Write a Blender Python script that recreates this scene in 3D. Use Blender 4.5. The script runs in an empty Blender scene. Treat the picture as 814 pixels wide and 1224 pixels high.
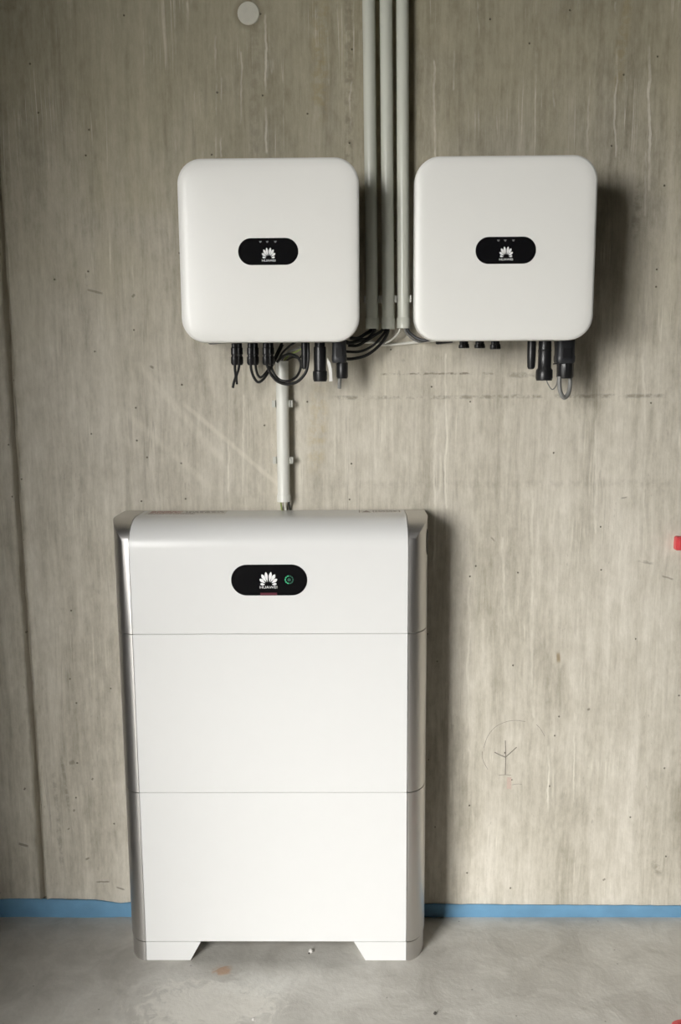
import bpy, bmesh, math, random
from mathutils import Vector, Matrix
GX = -.5575                                     # x of the formwork joint in the back wall
random.seed(7)
PI = math.pi
SC = bpy.context.scene
COL = SC.collection

# ------------------------------------------------------------------ camera
CAM = Vector((.1668, -1.8873, 1.2457))
yaw, pit, rol, FPX = -.0120, .1501, -.0067, 1043.25
FW = Vector((math.sin(yaw)*math.cos(pit), math.cos(yaw)*math.cos(pit), -math.sin(pit)))
R0 = Vector((math.cos(yaw), -math.sin(yaw), 0)); U0 = R0.cross(FW)
RT = math.cos(rol)*R0 + math.sin(rol)*U0
UP = -math.sin(rol)*R0 + math.cos(rol)*U0
cd = bpy.data.cameras.new('camera'); cam = bpy.data.objects.new('camera', cd); COL.objects.link(cam)
cd.sensor_fit = 'VERTICAL'; cd.sensor_height = 36; cd.lens = FPX/1224*36
cd.clip_start = .02; cd.clip_end = 100
m = Matrix((RT, UP, -FW)).transposed().to_4x4(); m.translation = CAM
cam.matrix_world = m
SC.camera = cam

def at(px, py, Y):
    "point of the depth plane y = Y that was measured at a pixel of the photograph"
    d = FW + RT*(px-407)/FPX - UP*(py-612)/FPX
    return CAM + d*((Y-CAM.y)/d.y)

# ------------------------------------------------------------------ view, sky, light
vs = SC.view_settings
vs.view_transform = 'Standard'; vs.look = 'None'; vs.gamma = 1; vs.use_curve_mapping = False
vs.exposure = 0.0
SC.cycles.max_bounces = 10; SC.cycles.diffuse_bounces = 6
SC.cycles.use_denoising = True

# room: back wall at y=0, opening (doorway) in the front wall, left of and behind the camera
RX0, RX1, RY, RZ = -3.4, 3.0, -2.3, 2.62
DX0, DX1, DZ = -3.1, -.76, 2.22

w = bpy.data.worlds.new('sky'); SC.world = w; w.use_nodes = True
nt = w.node_tree; bg = nt.nodes['Background']
tc = nt.nodes.new('ShaderNodeTexCoord'); sx = nt.nodes.new('ShaderNodeSeparateXYZ')
rmp = nt.nodes.new('ShaderNodeValToRGB')
nt.links.new(tc.outputs['Generated'], sx.inputs[0]); nt.links.new(sx.outputs['Z'], rmp.inputs[0])
rmp.color_ramp.elements[0].position = 0.0; rmp.color_ramp.elements[0].color = (1.0, .985, .955, 1)
rmp.color_ramp.elements[1].position = 1.0; rmp.color_ramp.elements[1].color = (.95, .955, .95, 1)
nt.links.new(rmp.outputs[0], bg.inputs[0])
bg.inputs[1].default_value = 26.0

pl = bpy.data.lights.new('door_portal', 'AREA'); pl.shape = 'RECTANGLE'
pl.size = DX1-DX0; pl.size_y = DZ; pl.cycles.is_portal = True
po = bpy.data.objects.new('door_portal', pl); COL.objects.link(po)
po.location = ((DX0+DX1)/2, RY-.1, DZ/2); po.rotation_euler = (PI/2, 0, 0)

# ------------------------------------------------------------------ material helpers
class NT:
    def __init__(s, name):
        s.m = bpy.data.materials.new(name); s.m.use_nodes = True
        s.t = s.m.node_tree; s.b = s.t.nodes['Principled BSDF']
    def n(s, kind, ins=None, **kw):
        x = s.t.nodes.new('ShaderNode'+kind)
        for k, v in kw.items(): setattr(x, k, v)
        for k, v in (ins or {}).items(): s.put(x.inputs[k], v)
        return x
    def put(s, sock, v):
        if isinstance(v, bpy.types.NodeSocket): s.t.links.new(v, sock)
        elif isinstance(v, (tuple, list)) and len(v) == 3 and sock.type == 'RGBA': sock.default_value = (*v, 1)
        else: sock.default_value = v
    def math(s, op, a, b=0.0, c=0.0, clamp=False):
        x = s.n('Math', {0: a, 1: b, 2: c}, operation=op); x.use_clamp = clamp
        return x.outputs[0]
    def mapr(s, v, a, b, c=0.0, d=1.0, smooth=False):
        x = s.n('MapRange', {'Value': v, 'From Min': a, 'From Max': b, 'To Min': c, 'To Max': d})
        if smooth: x.interpolation_type = 'SMOOTHSTEP'
        return x.outputs[0]
    def mix(s, f, a, b, mode='MIX'):
        x = s.n('MixRGB', {0: f, 1: a, 2: b}, blend_type=mode); return x.outputs[0]
    def obj(s):
        if not hasattr(s, 'tc'): s.tc = s.n('TexCoord').outputs['Object']
        return s.tc
    def noise(s, scale, sc=(1, 1, 1), detail=4, rough=.5, off=(0, 0, 0), dist=0):
        mp = s.n('Mapping', {'Vector': s.obj(), 'Scale': sc, 'Location': off})
        return s.n('TexNoise', {'Vector': mp.outputs[0], 'Scale': scale, 'Detail': detail, 'Roughness': rough, 'Distortion': dist}).outputs[0]
    def bump(s, h, dist, strength=1):
        x = s.n('Bump', {'Height': h, 'Distance': dist, 'Strength': strength})
        s.t.links.new(x.outputs[0], s.b.inputs['Normal'])
    def out(s, col, rough=.5, metal=0, spec=.5):
        s.put(s.b.inputs['Base Color'], col); s.put(s.b.inputs['Roughness'], rough)
        s.put(s.b.inputs['Metallic'], metal); s.put(s.b.inputs['Specular IOR Level'], spec)
        return s.m

def plain(name, col, rough=.5, metal=0, spec=.5, var=.04, coat=0, scale=30, bump=0):
    "procedural finish: colour with a slight mottling and fine relief"
    k = NT(name)
    nz = k.noise(scale, detail=3)
    a = tuple(min(1, c*(1-var)) for c in col); b = tuple(min(1, c*(1+var)) for c in col)
    c = k.mix(nz, a, b)
    r = k.mapr(k.noise(scale*3, detail=2), .3, .7, rough*.92, min(1, rough*1.08))
    if coat: k.b.inputs['Coat Weight'].default_value = coat; k.b.inputs['Coat Roughness'].default_value = .05
    if bump: k.bump(k.noise(900, detail=2), bump)
    return k.out(c, r, metal, spec)

def seg(k, x, z, p, q, wd, soft):
    "mask of a mark drawn on the wall from p to q, width wd, fading over soft"
    dx, dz = q[0]-p[0], q[1]-p[1]; L = math.hypot(dx, dz); ux, uz = dx/L, dz/L
    a = k.math('SUBTRACT', x, p[0]); b = k.math('SUBTRACT', z, p[1])
    t = k.math('ADD', k.math('MULTIPLY', a, ux), k.math('MULTIPLY', b, uz))
    d = k.math('ABSOLUTE', k.math('SUBTRACT', k.math('MULTIPLY', a, uz), k.math('MULTIPLY', b, ux)))
    e = k.math('ABSOLUTE', k.math('SUBTRACT', t, L/2))
    m1 = k.mapr(d, wd/2, wd/2+soft, 1, 0, True)
    m2 = k.mapr(e, L/2-min(soft*4, L*.4), L/2, 1, 0, True)
    return k.math('MULTIPLY', m1, m2)

def concrete_wall():
    k = NT('board_marked_concrete')
    wob = k.noise(2.2, (1, 1, 1.6), 3, .5)
    sp = k.n('SeparateXYZ', {0: k.obj()})
    X, Z = sp.outputs[0], sp.outputs[2]
    wx = k.math('ADD', X, k.math('MULTIPLY', wob, .014))
    cv = k.n('CombineXYZ', {0: wx, 1: 0.0, 2: Z}).outputs[0]
    def st(scx, scz, detail, rough, off=0):
        mp = k.n('Mapping', {'Vector': cv, 'Scale': (scx, 1, scz), 'Location': (off, 0, off*.37)})
        return k.n('TexNoise', {'Vector': mp.outputs[0], 'Scale': 1.0, 'Detail': detail, 'Roughness': rough}).outputs[0]
    bands = st(7, .8, 3, .5, 3)
    streak = st(34, 2.6, 5, .62, 11)
    fine = st(120, 11, 5, .7, 23)
    cloud = k.noise(3.2, (1, 1, 1), 6, .6, (5, 0, 2), .6)
    grain = k.noise(55, (1, 1, .6), 5, .65)
    speck = st(46, 17, 7, .78, 67)
    v = k.math('MULTIPLY', k.mapr(bands, .34, .66), .21)
    v = k.math('ADD', v, k.math('MULTIPLY', k.mapr(streak, .34, .66), .22))
    v = k.math('ADD', v, k.math('MULTIPLY', k.mapr(fine, .34, .66), .14))
    v = k.math('ADD', v, k.math('MULTIPLY', k.mapr(cloud, .32, .68), .16))
    v = k.math('ADD', v, k.math('MULTIPLY', k.mapr(speck, .36, .64), .17))
    v = k.math('ADD', v, k.math('MULTIPLY', k.mapr(grain, .3, .7), .12))
    cr = k.n('ValToRGB', {0: v})
    e = cr.color_ramp.elements
    e[0].position = .22; e[0].color = (.36, .33, .262, 1)
    e[1].position = .80; e[1].color = (.745, .70, .61, 1)
    x_ = cr.color_ramp.elements.new(.5); x_.color = (.57, .53, .445, 1)
    c = cr.outputs[0]
    # darker and more olive towards the top, with a ragged change
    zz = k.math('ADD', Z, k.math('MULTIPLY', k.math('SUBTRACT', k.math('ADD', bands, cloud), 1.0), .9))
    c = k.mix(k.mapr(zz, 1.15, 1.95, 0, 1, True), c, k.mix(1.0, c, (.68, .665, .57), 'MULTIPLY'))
    # pale lime runs: thin broken vertical lines
    ln = st(60, .9, 2, .4, 41); br = st(14, 7, 4, .6, 57)
    m = k.math('MULTIPLY', k.mapr(k.math('ABSOLUTE', k.math('SUBTRACT', ln, .5)), .0, .02, 1, 0, True), k.mapr(br, .52, .66, 0, 1))
    c = k.mix(k.math('MULTIPLY', m, .52), c, (.84, .80, .69))
    # darker ragged vertical stains
    ln2 = st(26, .8, 3, .6, 91); br2 = st(9, 4, 4, .6, 71)
    m = k.math('MULTIPLY', k.mapr(k.math('ABSOLUTE', k.math('SUBTRACT', ln2, .47)), .0, .018, 1, 0, True), k.mapr(br2, .50, .66, 0, 1))
    c = k.mix(k.math('MULTIPLY', m, .36), c, (.23, .20, .15))
    # rows of small pits
    rag = k.noise(130, (1, 1, .35), 3, .6, (2, 0, 0)); rw = st(16, 2.2, 3, .5, 33)
    pits2 = k.math('MULTIPLY', k.mapr(rag, .62, .68, 0, 1), k.mapr(rw, .56, .63, 0, 1))
    c = k.mix(k.math('MULTIPLY', pits2, .35), c, (.26, .23, .18))
    # pin holes
    flat = k.n('CombineXYZ', {0: X, 1: Z, 2: 0.0}).outputs[0]
    vo = k.n('TexVoronoi', {'Vector': flat, 'Scale': 11.0}, voronoi_dimensions='2D')
    cs = k.n('SeparateXYZ', {0: vo.outputs['Color']})
    hole = k.math('MULTIPLY', k.mapr(vo.outputs['Distance'], .010, .026, 1, 0), k.math('GREATER_THAN', cs.outputs[0], .66))
    c = k.mix(k.math('MULTIPLY', hole, .8), c, (.10, .085, .06))
    brk = k.mapr(k.noise(45, (1, 1, 1), 3, .7, (9, 0, 4)), .42, .58, 0, 1)
    zr = k.math('ADD', Z, k.math('MULTIPLY', k.math('SUBTRACT', k.noise(60, detail=2), .5), .006))
    def mark(p, q, wd, soft, col, amt, broken=True):
        nonlocal c
        m_ = seg(k, X, zr, p, q, wd, soft)
        if broken: m_ = k.math('MULTIPLY', m_, brk)
        c = k.mix(k.math('MULTIPLY', m_, amt), c, col)
    dk = (.17, .145, .105); lt = (.82, .77, .66)
    mark((.23, 1.2575), (.475, 1.2575), .0018, .002, dk, .75)      # two level scratches under the right unit
    mark((.495, 1.2545), (.60, 1.2535), .006, .005, dk, .45)
    mark((.12, 1.2080), (.86, 1.2080), .0022, .005, dk, .55)
    mark((.12, 1.02), (.90, 1.02), .001, .012, dk, .16)
    mark((-.20, 1.205), (.05, .985), .003, .006, lt, .32, False)    # pale diagonal streaks left of the pipe
    mark((-.30, 1.30), (-.10, 1.06), .004, .010, lt, .22, False)
    mark((-.34, 1.20), (-.12, 1.00), .003, .010, lt, .20, False)
    mark((.628, .645), (.631, .612), .004, .004, (.27, .19, .09), .7, False)   # brown stain
    mark((.105, 1.27), (.088, 1.02), .016, .02, (.50, .40, .20), .38)   # ochre runs
    mark((.112, 2.05), (.105, 1.74), .012, .02, (.36, .29, .15), .5)
    mark((.735, 2.05), (.705, 1.80), .010, .012, (.33, .27, .15), .5)
    mark((-.02, 2.05), (-.03, 1.62), .010, .010, dk, .25)
    mark((.168, 2.05), (.166, 1.66), .010, .008, dk, .42)
    mark((.862, .145), (.885, .095), .008, .008, dk, .6)                # ragged mark low on the right
    mark((.79, .85), (.835, .842), .0025, .003, dk, .5)
    mark((.768, 1.66), (.758, 1.52), .010, .008, dk, .4)
    mark((-.50, .40), (-.487, .255), .003, .004, dk, .45)
    mark((-.52, .37), (-.512, .11), .004, .005, dk, .35)
    mark((-.478, .388), (-.474, .375), .010, .003, dk, .5, False)
    mark((-.57, 1.99), (-.50, 1.995), .004, .003, dk, .5)
    xw = k.math('ADD', X, k.math('MULTIPLY', k.math('SUBTRACT', k.noise(9, (1, 1, 1), 4, .6, (3, 0, 8)), .5), .022))
    zr0 = k.math('ADD', Z, k.math('MULTIPLY', k.math('SUBTRACT', k.noise(80, detail=2), .5), .004))
    # formwork joint grime, painted gap shadow above the foam strip, nicks and pits
    c = k.mix(k.math('MULTIPLY', seg(k, xw, Z, (GX-.004, 0), (GX-.004, 2.6), .009, .010), .55), c, (.20, .17, .115))
    for (xa, ya), (xb, yb), wd, am in (((0, 1075), (95, 1075), .003, .7), ((95, 1076), (140, 1082), .003, .7), ((140, 1083), (160, 1078), .003, .6), ((515, 1083), (814, 1084.5), .0012, .5),
                                       ((28, 942), (31, 943.5), .005, .8), ((21, 1008), (35, 1012), .004, .6), ((109, 930), (112, 932), .004, .7), ((87, 968), (90, 970), .004, .6),
                                       ((81, 990), (83, 992), .004, .6), ((101, 1028), (108, 1025), .003, .6), ((114, 1054), (132, 1054), .002, .6), ((138, 1060), (150, 1064), .002, .6),
                                       ((103, 346), (124, 351), .003, .45), ((178, 437), (185, 440), .003, .6), ((158, 352), (161, 355), .006, .6), ((701, 849), (706, 847), .003, .7),
                                       ((790, 688), (806, 693), .002, .5), ((721, 1050), (723, 1053), .005, .7), ((586, 641), (592, 648), .0016, .5), ((741, 596), (751, 594), .0016, .5)):
        a_, b_ = at(xa, ya, 0), at(xb, yb, 0)
        c = k.mix(k.math('MULTIPLY', seg(k, X, zr0, (a_.x, a_.z), (b_.x, b_.z), wd, .0015), am), c, (.13, .11, .075))
    # single lime runs, each a thin wavering vertical line
    xw = k.math('ADD', X, k.math('MULTIPLY', k.math('SUBTRACT', k.noise(9, (1, 1, 1), 4, .6, (3, 0, 8)), .5), .022))
    for px_, pa, pb, wd, am in ((258, 40, 190, .0022, .45), (264, 90, 190, .0016, .5), (318, 15, 185, .0022, .5), (288, 60, 150, .0016, .35), (420, 95, 160, .002, .35),
                                (224, 0, 60, .003, .3), (519, 70, 190, .0022, .5), (543, 20, 110, .0022, .5), (572, 0, 60, .002, .4), (663, 30, 130, .0026, .45), (703, 90, 185, .0022, .32),
                                (736, 0, 190, .0020, .42), (776, 20, 230, .0034, .55), (772, 180, 260, .002, .4), (273, 430, 590, .0016, .5), (290, 470, 600, .0015, .35),
                                (520, 450, 700, .0026, .45), (533, 420, 610, .0022, .5), (560, 700, 900, .003, .35), (636, 560, 860, .003, .35), (602, 640, 800, .0034, .3),
                                (655, 890, 1000, .0024, .6), (686, 850, 960, .0016, .5), (712, 500, 640, .0024, .35), (742, 560, 760, .003, .35), (770, 420, 620, .0026, .3), (400, 420, 560, .002, .4)):
        a_, b_ = at(px_, pa, 0), at(px_, pb, 0)
        c = k.mix(k.math('MULTIPLY', seg(k, xw, Z, (a_.x, a_.z), (b_.x, b_.z), wd, .0018), k.math('MULTIPLY', k.mapr(br, .40, .56), am)), c, (.88, .84, .74))
    # darker rim round the tie hole
    dd = k.n('VectorMath', {0: k.n('CombineXYZ', {0: X, 1: 0.0, 2: Z}).outputs[0], 1: (-.0346, 0, 1.9774)}, operation='DISTANCE').outputs['Value']
    c = k.mix(k.mapr(dd, .022, .034, .6, 0), c, (.20, .175, .12))
    h = k.math('ADD', k.math('MULTIPLY', fine, .5), k.math('MULTIPLY', grain, .5))
    h = k.math('SUBTRACT', h, k.math('MULTIPLY', hole, 2.0))
    k.bump(h, .0022, .7)
    return k.out(c, .82, 0, .3)

def floor_mat():
    k = NT('cement_screed')
    sp = k.n('SeparateXYZ', {0: k.obj()}); X, Y = sp.outputs[0], sp.outputs[1]
    cl = k.noise(3.5, detail=7, rough=.58, dist=.5)
    c2 = k.noise(11, detail=6, rough=.6, off=(3, 1, 0), dist=.8)
    gr = k.noise(90, detail=4, rough=.7)
    v = k.math('ADD', k.math('MULTIPLY', k.mapr(cl, .3, .7), .48), k.math('MULTIPLY', k.mapr(c2, .3, .7), .38))
    v = k.math('ADD', v, k.math('MULTIPLY', gr, .16))
    cr = k.n('ValToRGB', {0: v}); e = cr.color_ramp.elements
    e[0].position = .2; e[0].color = (.40, .38, .34, 1); e[1].position = .85; e[1].color = (.66, .64, .59, 1)
    c = cr.outputs[0]
    # pale dried cement splash in front of the left foot
    def blob(cx, cy, rx, ry, n, lo, hi):
        a = k.math('DIVIDE', k.math('SUBTRACT', X, cx), rx); b = k.math('DIVIDE', k.math('SUBTRACT', Y, cy), ry)
        d = k.math('SQRT', k.math('ADD', k.math('MULTIPLY', a, a), k.math('MULTIPLY', b, b)))
        d = k.math('ADD', d, k.math('MULTIPLY', k.math('SUBTRACT', n, .5), 2.2))
        return k.mapr(d, lo, hi, 1, 0, True)
    rag = k.noise(26, detail=7, rough=.7, dist=1.6, off=(1, 7, 0))
    c = k.mix(k.math('MULTIPLY', blob(-.12, -.30, .17, .085, rag, .55, 1.0), .55), c, (.76, .73, .66))
    c = k.mix(k.math('MULTIPLY', blob(-.035, -.235, .09, .05, rag, .5, 1.0), .35), c, (.74, .73, .68))
    c = k.mix(k.math('MULTIPLY', blob(-.112, -.193, .022, .016, rag, .4, 1.1), .7), c, (.47, .27, .15))
    vo = k.n('TexVoronoi', {'Vector': k.obj(), 'Scale': 12.0}, voronoi_dimensions='2D')
    cs = k.n('SeparateXYZ', {0: vo.outputs['Color']})
    hole = k.math('MULTIPLY', k.mapr(vo.outputs['Distance'], .012, .03, 1, 0), k.math('GREATER_THAN', cs.outputs[0], .8))
    c = k.mix(k.math('MULTIPLY', hole, .6), c, (.12, .11, .09))
    k.bump(k.math('ADD', k.math('MULTIPLY', c2, .7), k.math('MULTIPLY', gr, .3)), .004, .5)
    return k.out(c, k.mapr(cl, .3, .7, .5, .68), 0, .4)

def metal_mat():
    k = NT('satin_silver_metal')
    g = k.noise(300, (1, 1, .02), 3, .6)
    return k.out(k.mix(g, (.62, .60, .58), (.68, .665, .645)), k.mapr(g, .3, .7, .38, .44), 1.0)

M = {}
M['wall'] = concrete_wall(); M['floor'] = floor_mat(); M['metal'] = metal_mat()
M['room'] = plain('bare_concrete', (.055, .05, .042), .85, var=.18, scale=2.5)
M['white'] = plain('white_lacquer', (.735, .735, .725), .30, var=.01, spec=.5, bump=.00004)
M['white_inv'] = plain('white_satin_cover', (.83, .825, .79), .34, var=.01, spec=.5, bump=.00005)
M['body'] = plain('grey_cast_aluminium', (.20, .20, .19), .5, metal=.4, var=.08)
M['glass'] = plain('black_display_glass', (.006, .006, .007), .06, var=.1, coat=.5)
M['logo'] = plain('printed_white', (.80, .80, .80), .5, var=.02)
M['icon'] = plain('printed_dim_grey', (.16, .16, .16), .5, var=.02)
M['pvc'] = plain('grey_pvc', (.66, .67, .59), .24, var=.008, spec=.5)
M['pvc_light'] = plain('light_grey_pvc', (.79, .79, .73), .34, var=.008)
M['clip'] = plain('grey_clip_plastic', (.56, .56, .51), .4, var=.05)
M['black'] = plain('black_plastic', (.012, .012, .013), .36, var=.2)
M['rubber'] = plain('black_cable_jacket', (.010, .010, .010), .42, var=.2)
M['nut'] = plain('black_nylon', (.022, .023, .026), .42, var=.2)
M['grey_cable'] = plain('grey_cable_jacket', (.20, .20, .19), .4, var=.1)
M['white_cable'] = plain('white_cable_jacket', (.80, .79, .72), .45, var=.03)
M['tape'] = plain('white_paper_tag', (.78, .77, .74), .6, var=.05)
M['green'] = plain('green_yellow_wire', (.33, .42, .12), .45, var=.3, scale=120)
M['red'] = plain('red_plastic', (.62, .075, .085), .42, var=.08)
M['foam'] = plain('blue_foam', (.14, .31, .48), .75, var=.22, scale=18, bump=.0006)
M['asphalt'] = plain('dark_asphalt', (.07, .07, .068), .9, var=.3, scale=6)
M['plug'] = plain('tie_hole_mortar', (.66, .64, .55), .85, var=.10, scale=60)
M['ridge'] = plain('formwork_seam_concrete', (.36, .32, .25), .85, var=.25, scale=40)
M['pencil'] = plain('pencil_line', (.24, .215, .18), .7, var=.3, scale=200)
M['pink'] = plain('faded_red_chalk', (.58, .46, .39), .9, var=.12, scale=200)
M['sticker'] = plain('sticker_paper', (.66, .64, .60), .45, var=.02)
M['ink'] = plain('dark_ink', (.26, .22, .20), .5, var=.1)
M['ink_red'] = plain('red_ink', (.40, .16, .12), .5, var=.1)
M['chip'] = plain('broken_white_chip', (.62, .60, .56), .8, var=.15, scale=200)
M['stone'] = plain('dark_grit', (.045, .04, .035), .8, var=.3, scale=200)
M['groove'] = plain('joint_shadow_gap', (.40, .395, .38), .6, var=.05)
def led(name, col, s):
    k = NT(name); k.put(k.b.inputs['Emission Color'], col); k.b.inputs['Emission Strength'].default_value = s
    return k.out(tuple(c*.3 for c in col), .4)
M['led_green'] = led('green_led', (.06, .62, .28), .55)
M['led_green_dim'] = led('dim_green_led', (.03, .22, .13), .18)
M['strip_red'] = led('dim_red_strip', (.22, .008, .04), .14)

# ------------------------------------------------------------------ object helpers
OFF = {}
def obj(name, bm, mat, parent=None, smooth=True, label=None, kind=None):
    off = OFF.get(parent.as_pointer(), Vector()) if parent else Vector()
    bmesh.ops.transform(bm, matrix=Matrix.Translation(-off), verts=bm.verts)
    me = bpy.data.meshes.new(name)
    bmesh.ops.recalc_face_normals(bm, faces=bm.faces)
    bm.to_mesh(me); bm.free()
    if smooth:
        for p in me.polygons: p.use_smooth = True
        try: me.set_sharp_from_angle(angle=math.radians(38))
        except Exception: pass
    me.materials.append(mat)
    o = bpy.data.objects.new(name, me); COL.objects.link(o)
    if parent: o.parent = parent; OFF[o.as_pointer()] = off
    if label: o['label'] = label
    if kind: o['kind'] = kind
    return o
def thing(name, label, cat, loc, group=None):
    o = bpy.data.objects.new(name, None); COL.objects.link(o); o.location = loc
    o.empty_display_size = .05
    OFF[o.as_pointer()] = Vector(loc); return tag(o, label, cat, group)
def tag(o, label, cat, group=None):
    o['label'] = label; o['category'] = cat
    if group: o['group'] = group
    return o
def solo(name, bm, mat, label, cat, group=None):
    "a thing that is one mesh, origin at its middle"
    c = sum((v.co for v in bm.verts), Vector())/len(bm.verts)
    bmesh.ops.transform(bm, matrix=Matrix.Translation(-c), verts=bm.verts)
    o = obj(name, bm, mat); o.location = c
    return tag(o, label, cat, group)
def nb(): return bmesh.new()
def box(bm, a, b, bev=0):
    r = bmesh.ops.create_cube(bm, size=1)
    vs_ = r['verts']
    s = [b[i]-a[i] for i in range(3)]; c = [(a[i]+b[i])/2 for i in range(3)]
    for v in vs_: v.co = Vector((v.co.x*s[0]+c[0], v.co.y*s[1]+c[1], v.co.z*s[2]+c[2]))
    if bev:
        es = list({e for v in vs_ for e in v.link_edges})
        bmesh.ops.bevel(bm, geom=es, offset=bev, segments=2, affect='EDGES')
    return bm
def loft(bm, rings, cap0=True, cap1=True, closed=True):
    R = [[bm.verts.new(p) for p in r] for r in rings]
    n = len(R[0])
    for a, b in zip(R, R[1:]):
        for i in range(n if closed else n-1):
            j = (i+1) % n; bm.faces.new((a[i], a[j], b[j], b[i]))
    if cap0: bm.faces.new(R[0])
    if cap1: bm.faces.new(R[-1][::-1])
    return bm
def rr(cx, cz, w, h, r, Y, n=10):
    "rounded rectangle ring in the x-z plane at depth Y"
    r = max(r, .0005); out = []
    for k, (sx_, sz_) in enumerate(((1, 1), (-1, 1), (-1, -1), (1, -1))):
        for i in range(n+1):
            a = PI/2*(k + i/n)
            out.append((cx+sx_*(w/2-r)+r*math.cos(a), Y, cz+sz_*(h/2-r)+r*math.sin(a)))
    return out
def lathe(bm, cx, cy, prof, n=20, ribs=0):
    "profile [(radius, z)...] turned about a vertical axis; ribs > 0 knurls it"
    rings = []
    for r, z in prof:
        ring = []
        for i in range(n):
            a = 2*PI*i/n
            q = r*(1-ribs*(i % 2))
            ring.append((cx+q*math.cos(a), cy+q*math.sin(a), z))
        rings.append(ring)
    return loft(bm, rings)
def spline(pts, sub=8):
    P = [Vector(p) for p in pts]; P = [P[0]*2-P[1]]+P+[P[-1]*2-P[-2]]; out = []
    for i in range(1, len(P)-2):
        for k in range(sub):
            t = k/sub; a, b, c, d = P[i-1:i+3]
            out.append(.5*((2*b)+(c-a)*t+(2*a-5*b+4*c-d)*t*t+(3*b-a-3*c+d)*t**3))
    out.append(P[-2]); return out
def tube(bm, pts, r, n=10, sub=8, smooth=True):
    p = spline(pts, sub) if smooth and len(pts) > 2 else [Vector(q) for q in pts]
    rings = []; up = None
    for i, q in enumerate(p):
        t = (p[min(i+1, len(p)-1)]-p[max(i-1, 0)]).normalized()
        if up is None: up = t.orthogonal().normalized()
        up = (up - t*up.dot(t)).normalized(); s = t.cross(up)
        rr_ = r(i/(len(p)-1)) if callable(r) else r
        rings.append([q+up*rr_*math.cos(2*PI*k/n)+s*rr_*math.sin(2*PI*k/n) for k in range(n)])
    return loft(bm, rings)
def plate(bm, pts, Y, t):
    "flat outline (x, z) of thickness t standing at depth Y facing the room"
    return loft(bm, [[(x, Y, z) for x, z in pts], [(x, Y-t, z) for x, z in pts]])
def text(name, s, cx, cz, Y, width, height, mat, parent, t=.0002):
    cu = bpy.data.curves.new(name, 'FONT'); cu.body = s; cu.size = 1; cu.resolution_u = 3
    cu.offset = .004
    tmp = bpy.data.objects.new(name, cu); COL.objects.link(tmp)
    me = bpy.data.meshes.new_from_object(tmp.evaluated_get(bpy.context.evaluated_depsgraph_get()))
    bpy.data.objects.remove(tmp); bpy.data.curves.remove(cu)
    bm = nb(); bm.from_mesh(me); bpy.data.meshes.remove(me)
    xs = [v.co.x for v in bm.verts]; ys = [v.co.y for v in bm.verts]
    x0, x1, y0, y1 = min(xs), max(xs), min(ys), max(ys)
    for v in bm.verts:
        v.co = Vector((cx+((v.co.x-x0)/(x1-x0)-.5)*width, Y-t, cz+((v.co.y-y0)/(y1-y0)-.5)*height))
    return obj(name, bm, mat, parent, smooth=False)

# ------------------------------------------------------------------ the setting
def wall_panel(name, x0, x1, y0, y1, z0, z1, mat, kind='structure'):
    return obj(name, box(nb(), (x0, y0, z0), (x1, y1, z1)), mat, smooth=False, kind=kind)
# back wall: cast in two pours, the vertical formwork joint modelled as a groove between two fins
bm = nb()
GX = -.5575
prof = [(RX0, 0), (GX-.020, 0), (GX-.014, -.0012), (GX-.009, -.0042), (GX-.006, -.0005), (GX-.003, .009), (GX+.001, .009), (GX+.0035, -.0015),
        (GX+.006, -.0050), (GX+.010, -.0026), (GX+.016, -.0008), (GX+.022, 0), (RX1, 0)]
zs = [i*.03 for i in range(int(RZ/.03)+1)]+[RZ]
grid = []
for z in zs:
    row = []
    for i, (x, y) in enumerate(prof):
        mid = 0 < i < len(prof)-1
        jx = random.uniform(-.0012, .0012) if mid else 0
        jy = y*random.uniform(.4, 1.3) if mid and y < 0 else y
        row.append(bm.verts.new((x+jx+(.0015*math.sin(z*5) if mid else 0), jy, z)))
    grid.append(row)
for a, b in zip(grid, grid[1:]):
    for i in range(len(prof)-1): bm.faces.new((a[i], a[i+1], b[i+1], b[i]))
# thickness behind
bk = [bm.verts.new(p) for p in ((RX0, .2, 0), (RX1, .2, 0), (RX1, .2, RZ), (RX0, .2, RZ))]
bm.faces.new(bk)
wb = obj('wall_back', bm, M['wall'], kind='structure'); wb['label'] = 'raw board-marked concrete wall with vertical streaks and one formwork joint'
OFF[wb.as_pointer()] = Vector()
# tie hole closed with a mortar disc, slightly proud with a bevelled rim
bm = nb(); c0 = (-.0346, 1.9774)
def ring_at(r, Y, n=28): return [(c0[0]+r*math.cos(2*PI*i/n), Y, c0[1]+r*math.sin(2*PI*i/n)) for i in range(n)]
loft(bm, [ring_at(.0225, .002), ring_at(.0222, -.0012), ring_at(.0208, -.0026), ring_at(.006, -.0030)])
obj('tie_hole_plug', bm, M['plug'], wb, label='pale round mortar plug near the top edge')
# pencil sketch: circle arc with a small three-armed mark
bm = nb()
def ribbon(pts, w_):
    P = spline([(p.x, 0, p.z) for p in pts], 6) if len(pts) > 2 else [Vector((p.x, 0, p.z)) for p in pts]
    L, R_ = [], []
    for i, q in enumerate(P):
        t = (P[min(i+1, len(P)-1)]-P[max(i-1, 0)]).normalized(); nn = Vector((-t.z, 0, t.x))*w_/2
        L.append(bm.verts.new((q+nn+Vector((0, -.0004, 0))))); R_.append(bm.verts.new((q-nn+Vector((0, -.0004, 0)))))
    for i in range(len(P)-1): bm.faces.new((L[i], L[i+1], R_[i+1], R_[i]))
A = lambda x, y: at(x, y, 0)
ribbon([A(604, 885), A(604.5, 905), A(604, 926)], .0020)
ribbon([A(591, 899), A(597, 902), A(604, 905)], .0024)
ribbon([A(604, 905), A(611, 899), A(617.5, 893)], .0024)
ribbon([A(596, 926.5), A(604, 926), A(611, 926.5)], .0011)
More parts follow.
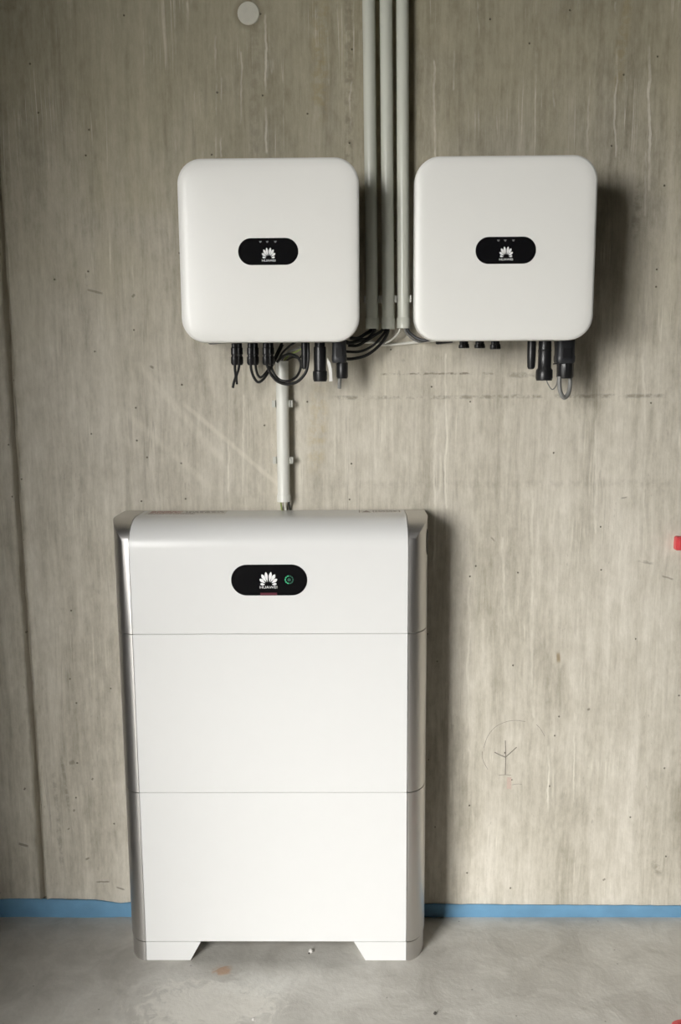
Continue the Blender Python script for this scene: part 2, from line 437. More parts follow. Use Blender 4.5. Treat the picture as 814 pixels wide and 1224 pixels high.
ribbon([A(578, 894), A(583, 880), A(592, 869), (A(604, 863)), A(616, 861), A(628, 862.5)], .0009)
ribbon([A(576.5, 898), A(577, 908), A(583, 919.5)], .0009)
ribbon([A(641, 866), A(646, 871), A(651, 880)], .0009)
ribbon([A(612, 938), A(619, 937), A(624, 937.5)], .0008)
o = obj('pencil_mark', bm, M['pencil'], wb, smooth=False, label='pencilled circle with a three-armed mark inside')
bm = nb(); a, b = at(606, 929, 0), at(611, 943, 0)
plate(bm, [(a.x, b.z), (b.x, b.z), (b.x, a.z), (a.x, a.z)], -.00005, .0002)
obj('chalk_mark', bm, M['pink'], wb, label='faded pink chalk patch under the pencil mark')

wall_panel('floor', RX0, RX1, RY-.2, .0, -.15, 0, M['floor'])
wall_panel('ground', -14, 14, RY-16, RY-.2, -.2, -.03, M['asphalt'])
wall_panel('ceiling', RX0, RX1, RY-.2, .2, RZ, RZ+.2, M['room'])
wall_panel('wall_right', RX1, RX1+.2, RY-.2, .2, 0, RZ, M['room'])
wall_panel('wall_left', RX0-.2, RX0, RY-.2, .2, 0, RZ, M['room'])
# unseen pier left of the frame, added to shade the left wall and floor
wall_panel('shade_pier', -.96, -.73, -1.25, 0, 0, RZ, M['room'])
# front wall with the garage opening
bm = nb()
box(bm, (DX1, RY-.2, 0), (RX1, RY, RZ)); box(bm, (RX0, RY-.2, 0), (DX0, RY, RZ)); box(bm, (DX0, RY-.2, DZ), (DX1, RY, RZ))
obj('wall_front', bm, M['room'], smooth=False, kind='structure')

# blue foam edge strip squeezed between wall and screed
bm = nb(); random.seed(3)
tops = [(-.74, .0425), (-.66, .0430), (-.60, .0435), (-.55, .0440), (-.48, .042), (-.43, .041), (-.395, .035), (-.375, .031), (-.36, .035), (-.33, .036),
        (-.2, .035), (.1, .033), (.3, .0315), (.6, .029), (.93, .027), (3.4, .027)]
xs = [-.74+i*.02 for i in range(191)]
rings = []
for x in xs:
    for (xa, za), (xb, zb) in zip(tops, tops[1:]):
        if xa <= x <= xb: z = za+(zb-za)*(x-xa)/(xb-xa); break
    z += random.uniform(-.0008, .0008)
    y = -.006-random.uniform(0, .0008)
    if x < -.35: y -= .0012*(1+math.sin(x*23))
    rings.append([(x, -.0005, .0), (x, -.0005, z), (x, y+.003, z+.0008), (x, y, z-.003), (x, y-.0005, z*.55), (x, y+.001, .0)])
loft(bm, rings)
o = obj('baseboard_back', bm, M['foam'], kind='structure'); o['label'] = 'blue foam edge strip along the foot of the concrete wall'

# ------------------------------------------------------------------ logo
def flower(cx, cz, w_, Y, parent, mat):
    "fan of eight petals"
    bm = nb(); s = w_/2.10
    for sgn in (-1, 1):
        for ang, L, wd, r0 in ((11, 1.36, .34, .30), (34, 1.32, .36, .34), (58, 1.16, .33, .36), (83, .92, .24, .34)):
            a = math.radians(ang)*sgn; d = Vector((math.sin(a), 0, math.cos(a))); nn = Vector((d.z, 0, -d.x))
            N = 10
            prof_ = [(t/N, wd*.5*math.sin(PI*(t/N)**1.5)**.75 if 0 < t < N else 0) for t in range(N+1)]
            base = Vector((cx+sgn*s*.05, 0, cz-s*.66))
            pts = [base+d*s*(r0+(L-r0)*t)+nn*s*ww for t, ww in prof_]
            pts += [base+d*s*(r0+(L-r0)*t)-nn*s*ww for t, ww in prof_[-2:0:-1]]
            plate(bm, [(p.x, base.z+(p.z-base.z)*1.16) for p in pts], Y, .0002)
    return obj('logo', bm, mat, parent, smooth=False)

def pill(bm, cx, cz, w_, h_, Y, t):
    return loft(bm, [rr(cx, cz, w_, h_, h_/2-.0002, Y, 12), rr(cx, cz, w_, h_, h_/2-.0002, Y-t+.0006, 12), rr(cx, cz, w_-.0012, h_-.0012, h_/2-.0008, Y-t, 12)])

# ------------------------------------------------------------------ the two inverters
IW, IH, IZ = .346, .3428, 1.3190
YI = -.1654
BZ = IZ+.012                                   # underside of the metal body
def inverter(cx, label, cx_disp, cz_disp, tab):
    t = thing('inverter', label, 'inverter', (cx, -.015, IZ), 'white solar inverters on the wall')
    cz = IZ+IH/2; R_ = .047
    def ring(inset, Y): return rr(cx, cz, IW-2*inset, IH-2*inset, R_-inset*.8, Y)
    bm = nb()
    rg = [ring(.085, YI), ring(.045, YI+.0003), ring(.020, YI+.0009), ring(.0060, YI+.0018), ring(.0035, YI+.0030), ring(.001, YI+.0055),
          ring(0, YI+.015), ring(.0005, YI+.036), ring(.003, YI+.038), ring(.012, YI+.038)]
    loft(bm, rg)
    cov = obj('front_cover', bm, M['white_inv'], t)
    bm = nb()
    loft(bm, [ring(.012, YI+.036), ring(.012, YI+.085), ring(.016, YI+.090), ring(.018, -.030)])
    body = obj('housing', bm, M['body'], t)
    bm = nb()
    for i in range(18):
        x = cx-.128+i*.256/17
        box(bm, (x-.0012, -.0302, BZ+.008), (x+.0012, -.012, IZ+IH-.03))
    obj('heat_sink', bm, M['body'], body, smooth=False)
    bm = nb(); box(bm, (cx-.105, -.012, BZ-.004), (cx+.10, -.0002, BZ+.05), .001)
    a, b = at(tab[0], 411.6, -.010), at(tab[1], 409.6, -.010)
    plate(bm, [(a.x, BZ+.006), (a.x, a.z+.001), (a.x+.003, a.z), (b.x, b.z), (b.x, BZ+.006)], -.006, .006)
    obj('mounting_bracket', bm, M['black'], t, smooth=False)
    bm = nb(); pill(bm, cx_disp, cz_disp, .1150, .0500, YI+.0004, .0014)
    dsp = obj('display_window', bm, M['glass'], t)
    Y = YI-.0010
    flower(cx_disp+.0007, cz_disp-.0040, .0262, Y, dsp, M['logo'])
    text('lettering', 'HUAWEI', cx_disp+.0007, cz_disp-.0168, Y, .0258, .0040, M['logo'], dsp)
    for dx in (-.0145, -.0015, .0140):
        bm = nb(); zc = cz_disp+.0185
        plate(bm, [(cx_disp+dx-.0026, zc+.001), (cx_disp+dx+.0026, zc+.001), (cx_disp+dx+.0012, zc-.0022), (cx_disp+dx-.0012, zc-.0022)], Y, .0002)
        obj('status_icon', bm, M['icon'], dsp, smooth=False)
    return t
invL = inverter(.0126, 'left of the two white inverters, black solar cables looping below it', .0113, 1.4893, (249.5, 274))
invR = inverter(.4638, 'right of the two white inverters, only sealed plugs and a grey cable loop below', .4643, 1.4878, (521, 541))

def zat(px, py, Y): return at(px, py, Y).z
def hanging(parent, name, px, Y, segs, mat, ribs=0, n=20, label=None, top=None):
    "turned connector hanging from the underside; segs = [(radius, py)...] read down the photograph"
    x = at(px, segs[len(segs)//2][1], Y).x
    prof_ = [(r, zat(px, py, Y)) for r, py in segs]
    prof_[0] = (prof_[0][0], top or BZ+.001)
    return obj(name, lathe(nb(), x, Y, prof_, n, ribs), mat, parent, label=label)

# ---- plugs under the left unit: three pairs, front and rear row
def pv_plug(parent, px, Y):
    p = hanging(parent, 'cable_plug', px, Y, [(.0056, 404), (.0056, 415), (.0070, 416), (.0070, 423.5), (.0056, 424.5), (.0056, 426), (.0073, 426.8), (.0073, 434), (.0050, 436.5)], M['black'])
    return p
CY1, CY2 = -.112, -.078
for px in (280.3, 299.3, 317.8):
    pv_plug(invL, px, CY1)
    pv_plug(invL, px+6.0, CY2)
# antenna-like dongle
hanging(invL, 'antenna', 364.3, -.095, [(.0068, 404), (.0068, 438), (.0058, 440.5), (.003, 441.5)], M['black'])
hanging(invL, 'data_connector', 382.5, -.085, [(.0105, 404), (.0105, 414), (.0125, 415), (.0125, 443), (.0148, 444), (.0148, 453), (.0130, 456)], M['black'], label='black cylindrical data connector')
# AC connector
def ac_plug(parent, px0, px1, pyb, pxn, rn, pyn, Y, lab):
    a, b = at(px0, pyb, Y-.012), at(px1, pyb, Y-.012)
    bm = nb(); cx = (a.x+b.x)/2; w_ = b.x-a.x
    rings = []
    for z, k in ((BZ+.001, .92), (a.z+.016, .96), (a.z+.014, 1.0), (a.z+.004, 1.0), (a.z, .9)):
        ring = []
        for i in range(24):
            an = 2*PI*i/24; cx_ = abs(math.cos(an))**.5*(1 if math.cos(an) > 0 else -1); sy = abs(math.sin(an))**.5*(1 if math.sin(an) > 0 else -1)
            ring.append((cx+cx_*w_/2*k, Y+sy*.019*k, z))
        rings.append(ring)
    loft(bm, rings)
    sh = obj('power_connector', bm, M['nut'], parent, label=lab)
    xn = at(pxn, pyb, Y).x; z0_, z1_ = a.z+.001, zat(pxn, pyn, Y)
    obj('gland_nut', lathe(nb(), xn, Y, [(rn*.9, z0_), (rn, z0_-.002), (rn, z1_+.004), (rn*.86, z1_)], 28, .05), M['black'], sh)
    bm = nb(); box(bm, (cx-w_*.22, Y-.0215, a.z+.010), (cx+w_*.22, Y-.0185, a.z+.030), .001)
    obj('latch', bm, M['black'], sh)
ac_plug(invL, 396.5, 414.5, 433.5, 409, .0118, 452.5, -.085, 'black power connector')
# white tag dangling between both connectors
bm = nb()
pts = [(391.2, 428), (395.2, 434), (396.5, 441), (397, 449), (397.5, 455.5), (393.3, 456), (393.6, 449), (392.6, 440), (391.0, 434)]
P = [at(x, y, -.100) for x, y in pts]
plate(bm, [(p.x, p.z) for p in P], -.100, .0006)
tp = obj('paper_tag', bm, M['tape'], invL, smooth=False, label='crumpled white paper tag between the connectors')
# blunt cable stub out of the nut
def cable(name, pts, r, mat, label, group=None, n=8):
    P = [at(*p) for p in pts]
    for p in P:
        if p.y < -.034 and p.z > BZ: p.z = BZ
    return solo(name, tube(nb(), P, r, n), mat, label, 'cable', group)
cable('power_cable', [(406, 450, -.085), (405.8, 458, -.085), (405.6, 464.5, -.084)], .0038, M['grey_cable'], 'short grey cable stub out of the left unit\'s power connector')

G = 'black solar cables under the left inverter'
cable('solar_cable', [(280.6, 434, CY1), (280.9, 442, CY1), (281.6, 450, CY1), (279.6, 457, -.110), (278.3, 463.5, -.108)], .0027, M['rubber'], 'cut black cable end under the leftmost plug, longer of the two', G)
cable('solar_cable', [(286.2, 434, CY2), (285.0, 442, CY2), (282.6, 450, CY2), (283.2, 459.5, CY2)], .0025, M['rubber'], 'cut black cable end under the leftmost plug, shorter of the two', G)
cable('solar_cable', [(299.5, 434, CY1), (300.6, 443, CY1), (304, 452, CY1), (308.8, 456.8, CY1), (314.5, 453.5, CY1), (320, 446, -.10), (326, 436, -.075), (332, 424, -.06), (338, 412, -.05)], .0027, M['rubber'], 'outer black cable looping down from the second plug from left', G)
cable('solar_cable', [(305.3, 434, CY2), (306, 441, CY2), (308, 448, CY2), (311.5, 451, CY2), (316, 447.5, CY2), (321.5, 440, -.065), (327, 430, -.05), (333, 418, -.045), (338, 408, -.045)], .0025, M['rubber'], 'inner black cable looping down from the second plug from left', G)
cable('solar_cable', [(318.2, 434, CY1), (321, 441, CY1), (325, 449, CY1), (332, 456, CY1), (343, 459.3, CY1), (354, 457, CY1), (363, 449, CY1), (367.2, 440, -.11), (368.5, 428, -.105), (368.5, 414, -.10), (368, 406, -.095)], .0029, M['rubber'], 'outer black cable of the round coil in front of the pipe mouth', G)
cable('solar_cable', [(323.8, 434, CY2), (325, 441, -.085), (329, 449, -.09), (336, 454.8, -.095), (346, 455.2, -.095), (354.5, 450, -.09), (359, 441, -.088), (359.2, 433, -.088), (355, 426.5, -.085), (347, 423.5, -.075), (338, 426, -.06), (331, 433, -.055)], .0028, M['rubber'], 'inner black cable of the round coil in front of the pipe mouth', G)
# leads rising from the mouth of the lower pipe
GP = 'thin leads at the mouth of the lower pipe'
cable('lead', [(332.5, 436, -.020), (334, 428, -.022), (339, 420, -.032), (347, 413, -.045), (356, 407, -.055)], .0022, M['rubber'], 'black lead curving out of the lower pipe to the left inverter', GP)
cable('lead', [(335.5, 437, -.018), (338, 428, -.021), (345, 420.5, -.036), (353, 417.5, -.05), (361, 415, -.055), (370, 409, -.06)], .0017, M['grey_cable'], 'grey lead arching out of the lower pipe behind the coil', GP)
cable('lead', [(338, 437, -.016), (340.5, 430, -.022), (347, 423.5, -.036), (355, 420, -.05), (366, 413, -.06), (374, 406, -.065)], .0014, M['green'], 'green-yellow lead arching out of the lower pipe behind the coil', GP)
cable('lead', [(340.5, 437, -.020), (343, 431, -.024), (350, 427, -.04), (357, 428, -.052), (361, 424, -.06), (363, 410, -.06)], .0020, M['rubber'], 'black lead bending right from the lower pipe mouth', GP)

# ---- right unit underside
for px in (554, 573, 591.5):
    pyb = 417.5 if px > 580 else 416.3
    cap = hanging(invR, 'sealing_cap', px-1.8, -.105, [(.0050, 404), (.0050, 411.5), (.0066, 412.3), (.0072, pyb-1), (.0062, pyb)], M['black'])
    hanging(invR, 'sealing_cap', px+2.6, -.080, [(.0050, 404), (.0050, 410.5), (.0066, 411.6), (.0078, pyb-1), (.0066, pyb)], M['black'])
hanging(invR, 'antenna', 634.8, -.095, [(.0088, 404), (.0086, 425), (.0078, 438.5), (.0060, 440.8), (.0025, 441.6)], M['black'], label='black round-ended antenna')
hanging(invR, 'data_connector', 650.7, -.090, [(.0125, 404), (.0130, 418), (.0140, 418.6), (.0132, 420), (.0135, 440), (.0168, 442.5), (.0170, 452), (.0155, 455)], M['black'], label='black cylindrical data connector')
ac_plug(invR, 664.5, 688, 434.5, 675.8, .0172, 452.5, -.085, 'large black power connector')
bm = nb(); a = at(661.5, 435, -.088)
tube(bm, [a, at(666, 434.8, -.1)], .0012, 6, smooth=False)
obj('retaining_tab', bm, M['black'], invR)
cable('power_cable', [(668.8, 450, -.093), (668.6, 460, -.093), (670, 469, -.093), (674.2, 475.3, -.091), (679.0, 471, -.087), (681.3, 461, -.082), (681.2, 450, -.080)], .0044, M['grey_cable'], 'thick grey cable looping below the right inverter\'s power connector', n=12)
cable('data_cable', [(653, 453, -.090), (655, 459, -.090), (659.8, 465.4, -.090), (664.5, 461.5, -.088), (666.6, 452, -.082), (666.4, 440, -.070), (664, 425, -.06), (663, 408, -.055)], .0011, M['grey_cable'], 'thin grey wire looping from the right inverter\'s data connector')

# ------------------------------------------------------------------ conduits
def conduit(name, label, x0, ztop, x1, zbot, mat, clips, lug=.0008, r=.0127, sleeve=.022, group=None, Y=-.021):
    t = thing(name, label, 'conduit', (x1, Y, zbot), group)
    N = 24
    def ring(z, rad):
        x = x0+(x1-x0)*(ztop-z)/(ztop-zbot)
        return [(x+rad*math.cos(2*PI*i/N), Y+rad*math.sin(2*PI*i/N), z) for i in range(N)]
    bm = nb()
    loft(bm, [ring(ztop, r), ring(zbot+.002, r), ring(zbot+.002, r-.0015), ring(zbot+.12, r-.0015)], cap0=True, cap1=True)
    obj('pipe', bm, mat, t)
    bm = nb()
    R2 = r+.0013
    loft(bm, [ring(zbot+sleeve, r+.0001), ring(zbot+sleeve, R2-.0004), ring(zbot+sleeve-.0006, R2), ring(zbot+.0006, R2), ring(zbot, R2-.0005), ring(zbot, r-.0010), ring(zbot+.006, r-.0012)], cap0=False, cap1=False)
    obj('end_sleeve', bm, mat, t)
    for z in clips:
        x = x0+(x1-x0)*(ztop-z)/(ztop-zbot)
        bm = nb(); hh = .0072
        # spring clip: arc open to the front with flared lips, on a foot plate
        ri, ro = r+.0004, r+.0024
        a0 = -PI/2+math.radians(62); a1 = 1.5*PI-math.radians(62)
        sec_i, sec_o = [], []
        K = 22
        for i in range(K+1):
            a = a0+(a1-a0)*i/K
            e = min(i, K-i)
            fl_ = .0022 if e == 0 else (.0008 if e == 1 else 0)
            sec_i.append((x+(ri+fl_)*math.cos(a), Y+(ri+fl_)*math.sin(a)-fl_*.3)); sec_o.append((x+(ro+fl_*1.2)*math.cos(a), Y+(ro+fl_*1.2)*math.sin(a)-fl_*.3))
        out = sec_o+sec_i[::-1]
        loft(bm, [[(px, py, z-hh) for px, py in out], [(px, py, z+hh) for px, py in out]])
        box(bm, (x-.010, Y+r, z-hh), (x+.010, -.0002, z+hh), .0006)
        for s in (-1, 1):
            box(bm, (x+s*(ro+lug/2)-lug/2-.0006, Y-.006, z-hh), (x+s*(ro+lug/2)+lug/2, Y+.006, z+hh), .0006)
        obj('clip', bm, M['clip'], t, label='light grey clip')
    return t
GC = 'three grey conduits between the inverters'
def xz(px, py): p = at(px, py, -.021); return p.x, p.z
for (pt, pb, lab) in (((440.6, 0), (445.0, 393.3), 'leftmost of the three grey vertical conduits between the inverters'),
                      ((461.3, 0), (464.2, 393.5), 'middle one of the three grey vertical conduits between the inverters'),
                      ((481.2, 0), (482.3, 392.8), 'rightmost of the three grey vertical conduits between the inverters')):
    x0, z0_ = xz(*pt); x1, z1_ = xz(*pb)
    xt = x0+(x0-x1)*(RZ-z0_)/(z0_-z1_)
    conduit('grey_conduit', lab, xt, RZ, x1, z1_, M['pvc'], (zat(444, 358, -.02),), group=GC)
x0, z0_ = xz(336.9, 431.5); x1, z1_ = xz(339.4, 599.5)
conduit('grey_conduit', 'short light grey pipe from the left inverter down to the battery cabinet', x0, z0_, x1, z1_, M['pvc_light'],
        (zat(338, 482.5, -.02), zat(340, 550, -.02)), r=.0135, sleeve=.016, lug=.0055)
# leads leaving the lower pipe behind the cabinet
GL = 'leads from the pipe into the battery cabinet'
for px, r, mt, lab in ((335.4, .0016, 'green', 'green-yellow lead between pipe end and cabinet top'), (340.3, .0027, 'white_cable', 'white lead between pipe end and cabinet top'),
                       (345.2, .0021, 'rubber', 'black lead right of the white one at the cabinet top')):
    cable('lead', [(px-.5, 588, -.022), (px, 597, -.020), (px+.7, 604, -.0105), (px+1.5, 611, -.0055), (px+1.5, 625, -.0055)], r, M[mt], lab, GL)

# cables from the conduits to both units
GB = 'black cables below the conduits'
cable('power_cable', [(463.5, 386, -.021), (463.6, 396, -.024), (459, 406, -.035), (449, 417, -.045), (437, 425, -.05), (424, 428.5, -.055), (413, 428.8, -.06), (404, 424, -.065), (402, 410, -.065)], .0033, M['rubber'], 'lower of the two black cables from middle conduit to left inverter', GB)
cable('power_cable', [(461, 386, -.018), (460.3, 396, -.021), (454, 405, -.032), (445, 413.5, -.04), (433, 419.5, -.045), (420, 420.8, -.05), (409, 418, -.055), (405, 407, -.055)], .0028, M['rubber'], 'upper of the two black cables from middle conduit to left inverter', GB)
cable('power_cable', [(447, 386, -.021), (447, 396, -.024), (440, 402, -.034), (430, 407, -.045), (418, 410, -.05), (408, 406, -.055)], .0040, M['rubber'], 'thick black cable from the leftmost conduit into the left inverter', GB)
cable('power_cable', [(443, 386, -.017), (443, 395, -.021), (437, 399, -.033), (428, 402, -.045), (418, 404, -.05)], .0036, M['rubber'], 'black cable rear of the bundle under the leftmost conduit', GB)
cable('power_cable', [(458, 386, -.022), (457.6, 394, -.024), (449, 400, -.033), (438, 407, -.040), (427, 413, -.046), (416, 413, -.05)], .0032, M['rubber'], 'black cable crossing over to the left inverter under two conduits', GB)
cable('data_cable', [(477.8, 386, -.024), (477.5, 395, -.026), (474.5, 400, -.028), (469.5, 404.8, -.03), (464, 408.5, -.03), (456, 410.3, -.03), (445, 409.2, -.034), (437, 409.6, -.04), (425, 407, -.045)], .0020, M['white_cable'], 'white cable curving out of the rightmost conduit towards the left')
cable('data_cable', [(441, 407, -.018), (452, 411.5, -.010), (463, 412.2, -.008), (477, 411.2, -.007), (492, 409.6, -.0065), (508, 408.0, -.0065), (524, 406.5, -.010), (538, 402, -.018)], .0030, M['white_cable'], 'thin white cable running level along the wall between the inverters')
cable('power_cable', [(487.2, 386, -.020), (487.6, 395, -.022), (492, 400, -.028), (498.5, 404.5, -.034), (507, 407, -.04), (520, 404, -.045)], .0036, M['nut'], 'dark cable from the rightmost conduit into the right inverter', GB)
cable('data_cable', [(484, 386, -.018), (484.5, 396, -.020), (489, 402, -.018), (496, 407, -.014), (504, 409, -.012), (516, 405, -.02)], .0016, M['grey_cable'], 'thin grey wire under the rightmost conduit, behind the dark cable')

# ------------------------------------------------------------------ battery cabinet
BF, BB = -.1605, -.0105
HW, XW, RD = .2823, .3262, .070
Z1, Z2, Z3, ZT = .7327, .3875, .0445, .9665
bat = thing('battery_cabinet', 'tall white battery cabinet with silver rounded sides standing on the floor', 'battery', (0, -.085, 0))
def ys_profile():
    out = []
    N = 16
    for i in range(N+1):
        t = i/N*PI/2
        out.append((BF+RD*(1-math.cos(t)), math.sin(t)))       # depth and share of full width (quarter ellipse)
    out += [(-.06, 1), (BB-.0015, 1), (BB, .985)]
    return out
def cap_mesh(side, z0, z1, top=False, gap=.0010, foot=False):
    bm = nb(); rings = []
    for y, s in ys_profile():
        xo = HW+.0006+(XW-HW-.0006)*max(s, .02)
        if foot: xo -= 0
        zt = z1-gap
        if top: zt = ZT-.055*(1-math.sqrt(max(0, 1-min(1, max(0, (BF+RD-y)/RD))**2)))
        xi = HW+.0006
        rings.append([(side*xi, y, z0+gap), (side*xo, y, z0+gap), (side*xo, y, zt), (side*xi, y, zt)])
    loft(bm, rings)
    return bm
def white_mesh(z0, z1, top=False, gap=.00035):
    "front cover: a box, or with the rolled top edge of the power module; edge line slightly eased"
    bm = nb()
    sec = [(BB, z0+gap), (BF+.0010, z0+gap), (BF, z0+gap+.0010)]
    if top:
        N = 18
        for i in range(N+1):
            a = i/N*PI/2
            sec.append((BF+RD*(1-math.cos(a)), ZT-.055*(1-math.sin(a))))
        sec += [(BB-.0015, ZT), (BB, ZT-.0015)]
    else: sec += [(BF, z1-gap-.0010), (BF+.0010, z1-gap), (BB, z1-gap)]
    e = .0010
    def inset(p, d):
        y, z = p
        return (y+d if y < (BF+BB)/2 else y-d, z-d if z > (z0+z1)/2 else z+d)
    rings = [[(-HW, *inset(p, e)) for p in sec], [(-HW+e, *p) for p in sec], [(HW-e, *p) for p in sec], [(HW, *inset(p, e)) for p in sec]]
    loft(bm, rings)
    return bm
# recessed core visible in the joints
def core(z0, z1, parent):
    bm = nb(); box(bm, (-HW-.016, BF+.010, z0), (HW+.016, BB-.004, z1))
    return obj('joint_gasket', bm, M['groove'], parent, smooth=False)
pm = obj('power_module', white_mesh(Z1, ZT, True), M['white'], bat, label='white power module with rolled top edge and display')
for s in (-1, 1): obj('side_cap', cap_mesh(s, Z1, ZT, True), M['metal'], pm, label='silver metal side')
for z0, z1 in ((Z2, Z1), (Z3, Z2)):
    b_ = obj('battery_module', white_mesh(z0, z1), M['white'], bat, label='plain white battery module')
    for s in (-1, 1): obj('side_cap', cap_mesh(s, z0, z1), M['metal'], b_, label='silver metal side')
    core(z0-.001, z0+.003, b_)
core(Z1-.001, Z1+.003, pm)
# base with two feet
base = obj('base', box(nb(), (-.10, BF+.06, .012), (.10, BB-.01, Z3-.0006)), M['groove'], bat, smooth=False)
for s, xo, xt, xb in ((-1, HW, .1629, .1861), (1, HW, .1690, .1935)):
    bm = nb()
    def sect(y, e=0): return [(s*(xo-e), y, .0+e), (s*(xb+e), y, .0+e), (s*(xt+e), y, Z3-.0006-e), (s*(xo-e), y, Z3-.0006-e)]
    loft(bm, [sect(BF+.001, .0)]+[sect(BB-.002, 0)]) if False else loft(bm, [sect(BF, .0008), sect(BF+.0010, 0), sect(BB, 0)])
    ft = obj('foot', bm, M['white'], base, label='white foot')
    bm = nb(); rings = []
    for y, sh in ys_profile():
        xo_ = HW+.0006+(XW-.0025-HW)*max(sh, .02)
        rings.append([(s*(HW+.0006), y, 0.0), (s*xo_, y, 0.0), (s*xo_, y, Z3-.001), (s*(HW+.0006), y, Z3-.001)])
    obj('foot_cap', loft(bm, rings), M['metal'], base, label='silver foot cap')
# display
DCX, DCZ = .0006, .8457
bm = nb(); pill(bm, DCX, DCZ, .1545, .0640, BF+.0004, .0016)
dsp = obj('display_window', bm, M['glass'], pm)
Y = BF-.0012
flower(DCX-.0015, DCZ+.0015, .0365, Y, dsp, M['logo'])
text('lettering', 'HUAWEI', DCX-.0015, DCZ-.0146, Y, .0352, .0054, M['logo'], dsp)
LC = (DCX+.0405, DCZ+.0008)
for i in range(10):
    a = PI/2+2*PI*(i+.5)/10; bm = nb(); pts = []
    for da, rr_ in ((-.24, .0068), (.24, .0068), (.24, .0092), (-.24, .0092)):
        pts.append((LC[0]+rr_*math.cos(a+da), LC[1]+rr_*math.sin(a+da)))
    plate(bm, pts, Y, .0002)
    obj('charge_light', bm, M['led_green' if i < 5 else 'led_green_dim'], dsp, smooth=False)
bm = nb()
plate(bm, [(LC[0]+(.0042 if i % 2 else .0028)*math.cos(2*PI*i/14), LC[1]+(.0042 if i % 2 else .0028)*math.sin(2*PI*i/14)) for i in range(14)], Y, .0002)
obj('charge_icon', bm, M['led_green_dim'], dsp, smooth=False)
bm = nb(); plate(bm, [(DCX-.0185, DCZ-.0312), (DCX+.0155, DCZ-.0312), (DCX+.0155, DCZ-.0262), (DCX-.0185, DCZ-.0262)], Y, .0002)
obj('red_strip', bm, M['strip_red'], dsp, smooth=False, label='dim red strip at the lower rim')  # narrow red strip with faint emission on the display
# stickers on the flat top
def top_plate(x0, x1, y0, y1, h): return box(nb(), (x0, y0, ZT), (x1, y1, ZT+h))
st = obj('sticker', top_plate(-.272, -.100, -.066, -.016, .0003), M['sticker'], pm, smooth=False, label='long printed sticker on the left of the top')
random.seed(11)
for mk, rows in (('ink_red', (-.024, -.034, -.046)), ('ink', (-.029, -.0395, -.054, -.060))):
    bm = nb()
    for yy in rows:
        x = -.264
        end = -.195 if mk == 'ink_red' else (-.165 if yy < -.05 else -.205)
        while x < end:
            w_ = random.uniform(.006, .016); box(bm, (x, yy-.0016, ZT+.0003), (min(x+w_, end), yy+.0016, ZT+.0005)); x += w_+.0022
    if mk == 'ink':
        for j in range(3):
            x = -.190+.002*j
            while x < -.110: 
                w_ = random.uniform(.004, .012); box(bm, (x, -.028-.008*j, ZT+.0003), (x+w_, -.0245-.008*j, ZT+.0005)); x += w_+.003
    obj('print', bm, M[mk], st, smooth=False) if False else obj('printed_text', bm, M[mk], pm, smooth=False)
st2 = obj('sticker', top_plate(.184, .274, -.052, -.018, .0003), M['sticker'], pm, smooth=False, label='framed warning sticker on the right of the top')
bm = nb(); h0, h1 = ZT+.0003, ZT+.0005
for a in ((.184, -.053, .1855, -.018), (.214, -.049, .2155, -.022), (.270, -.049, .2715, -.022), (.214, -.0235, .2715, -.022), (.214, -.049, .2715, -.0472)):
    box(bm, (a[0], a[1], h0), (a[2], a[3], h1))
for j in range(2):
    x = .219
    while x < .264:
        w_ = random.uniform(.004, .009); box(bm, (x, -.032-.010*j, h0), (x+w_, -.029-.010*j, h1)); x += w_+.002
tri = [(.190, -.050), (.210, -.050), (.200, -.024)]
loft(bm, [[(x, y, h0) for x, y in tri], [(x, y, h1) for x, y in tri]])
obj('printed_text', bm, M['ink'], pm, smooth=False)
# narrow black slot in the rounded right side
bm = nb(); za, zb = at(509, 662, -.11).z, at(509, 632, -.11).z
rings = []
for k in range(9):
    u = k/8; z = za+(zb-za)*u; ww = math.radians(6.5)*max(.25, (1-(2*u-1)**6))
    tm = math.radians(70); ring = []
    for off, ts in ((.0010, (-1, -.33, .33, 1)), (-.0012, (1, .33, -.33, -1))):
        for q in ts:
            t_ = tm+ww*q
            ring.append((HW+(XW-HW)*math.sin(t_)+off, BF+RD*(1-math.cos(t_))-off*.4, z))
    rings.append(ring)
loft(bm, rings)
obj('side_slot', bm, M['black'], pm, label='narrow black slot in the right silver side')

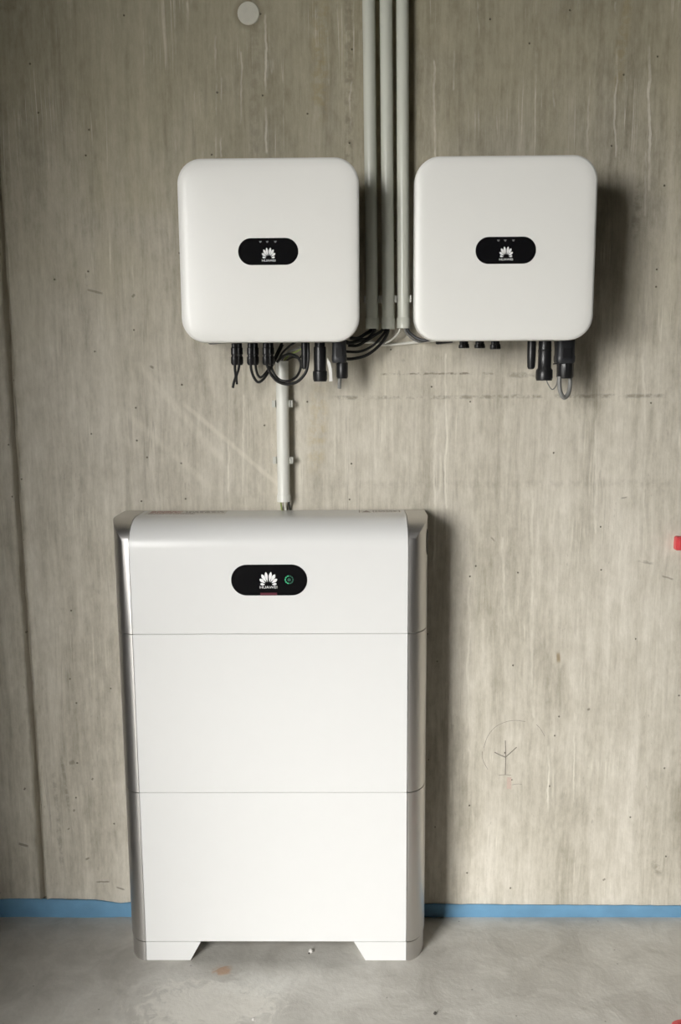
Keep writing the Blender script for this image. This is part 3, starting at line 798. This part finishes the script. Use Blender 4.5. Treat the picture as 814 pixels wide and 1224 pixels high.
# ------------------------------------------------------------------ red things cut by the frame's edge, debris
bm = nb(); a, b = at(807.8, 641.5, -.012), at(807.8, 657.5, -.012)
box(bm, (a.x, -.018, b.z), (a.x+.085, -.0002, a.z), .002)
box(bm, (a.x+.004, -.022, b.z+.004), (a.x+.081, -.017, a.z-.004), .0015)
solo('red_box', bm, M['red'], 'small red plastic box on the wall at the right edge of the frame', 'box')
# low red tray on the floor at the lower right corner
t = thing('red_tray', 'red plastic tray on the floor in the lower right corner', 'tray', (.90, -.44, 0))
bm = nb()
def tr(w_, d_, z, r=.02):
    P = [(p[0], p[2]) for p in rr(0, 0, w_, d_, r, 0, 5)]; ca, sa = math.cos(.20), math.sin(.20)
    return [(.902+x*ca-y*sa, -.452+x*sa+y*ca, z) for x, y in P]
loft(bm, [tr(.20, .155, 0), tr(.225, .18, .030), tr(.218, .173, .030), tr(.195, .15, .004)])
obj('tray_body', bm, M['red'], t)
bm = nb(); loft(bm, [tr(.228, .183, .030), tr(.238, .193, .029), tr(.240, .195, .032), tr(.236, .191, .034), tr(.222, .177, .034), tr(.218, .173, .030)])
obj('rim', bm, M['red'], t)

def chip(c, s, mat, label, name='concrete_chip'):
    bm = nb(); bmesh.ops.create_icosphere(bm, subdivisions=1, radius=1)
    for v in bm.verts:
        k = random.uniform(.75, 1.15)
        v.co = Vector((c[0]+v.co.x*s[0]*k, c[1]+v.co.y*s[1]*k, max(0, s[2]*.6+v.co.z*s[2]*k)))
    o = solo(name, bm, mat, label, 'debris')
    for p in o.data.polygons: p.use_smooth = False
    return o
chip((.0747, -.1325, 0), (.0065, .006, .0045), M['chip'], 'small white chip on the floor in front of the cabinet gap')
chip((.0705, -.1375, 0), (.003, .003, .002), M['stone'], 'dark crumb touching the small white chip')
chip((.329, -.3215, 0), (.0035, .004, .0035), M['stone'], 'tiny dark stone at the bottom edge right of the cabinet', 'pebble')
chip((-.0305, -.338, 0), (.003, .004, .0025), M['chip'], 'tiny pale stone at the bottom edge below the cement stain', 'pebble')
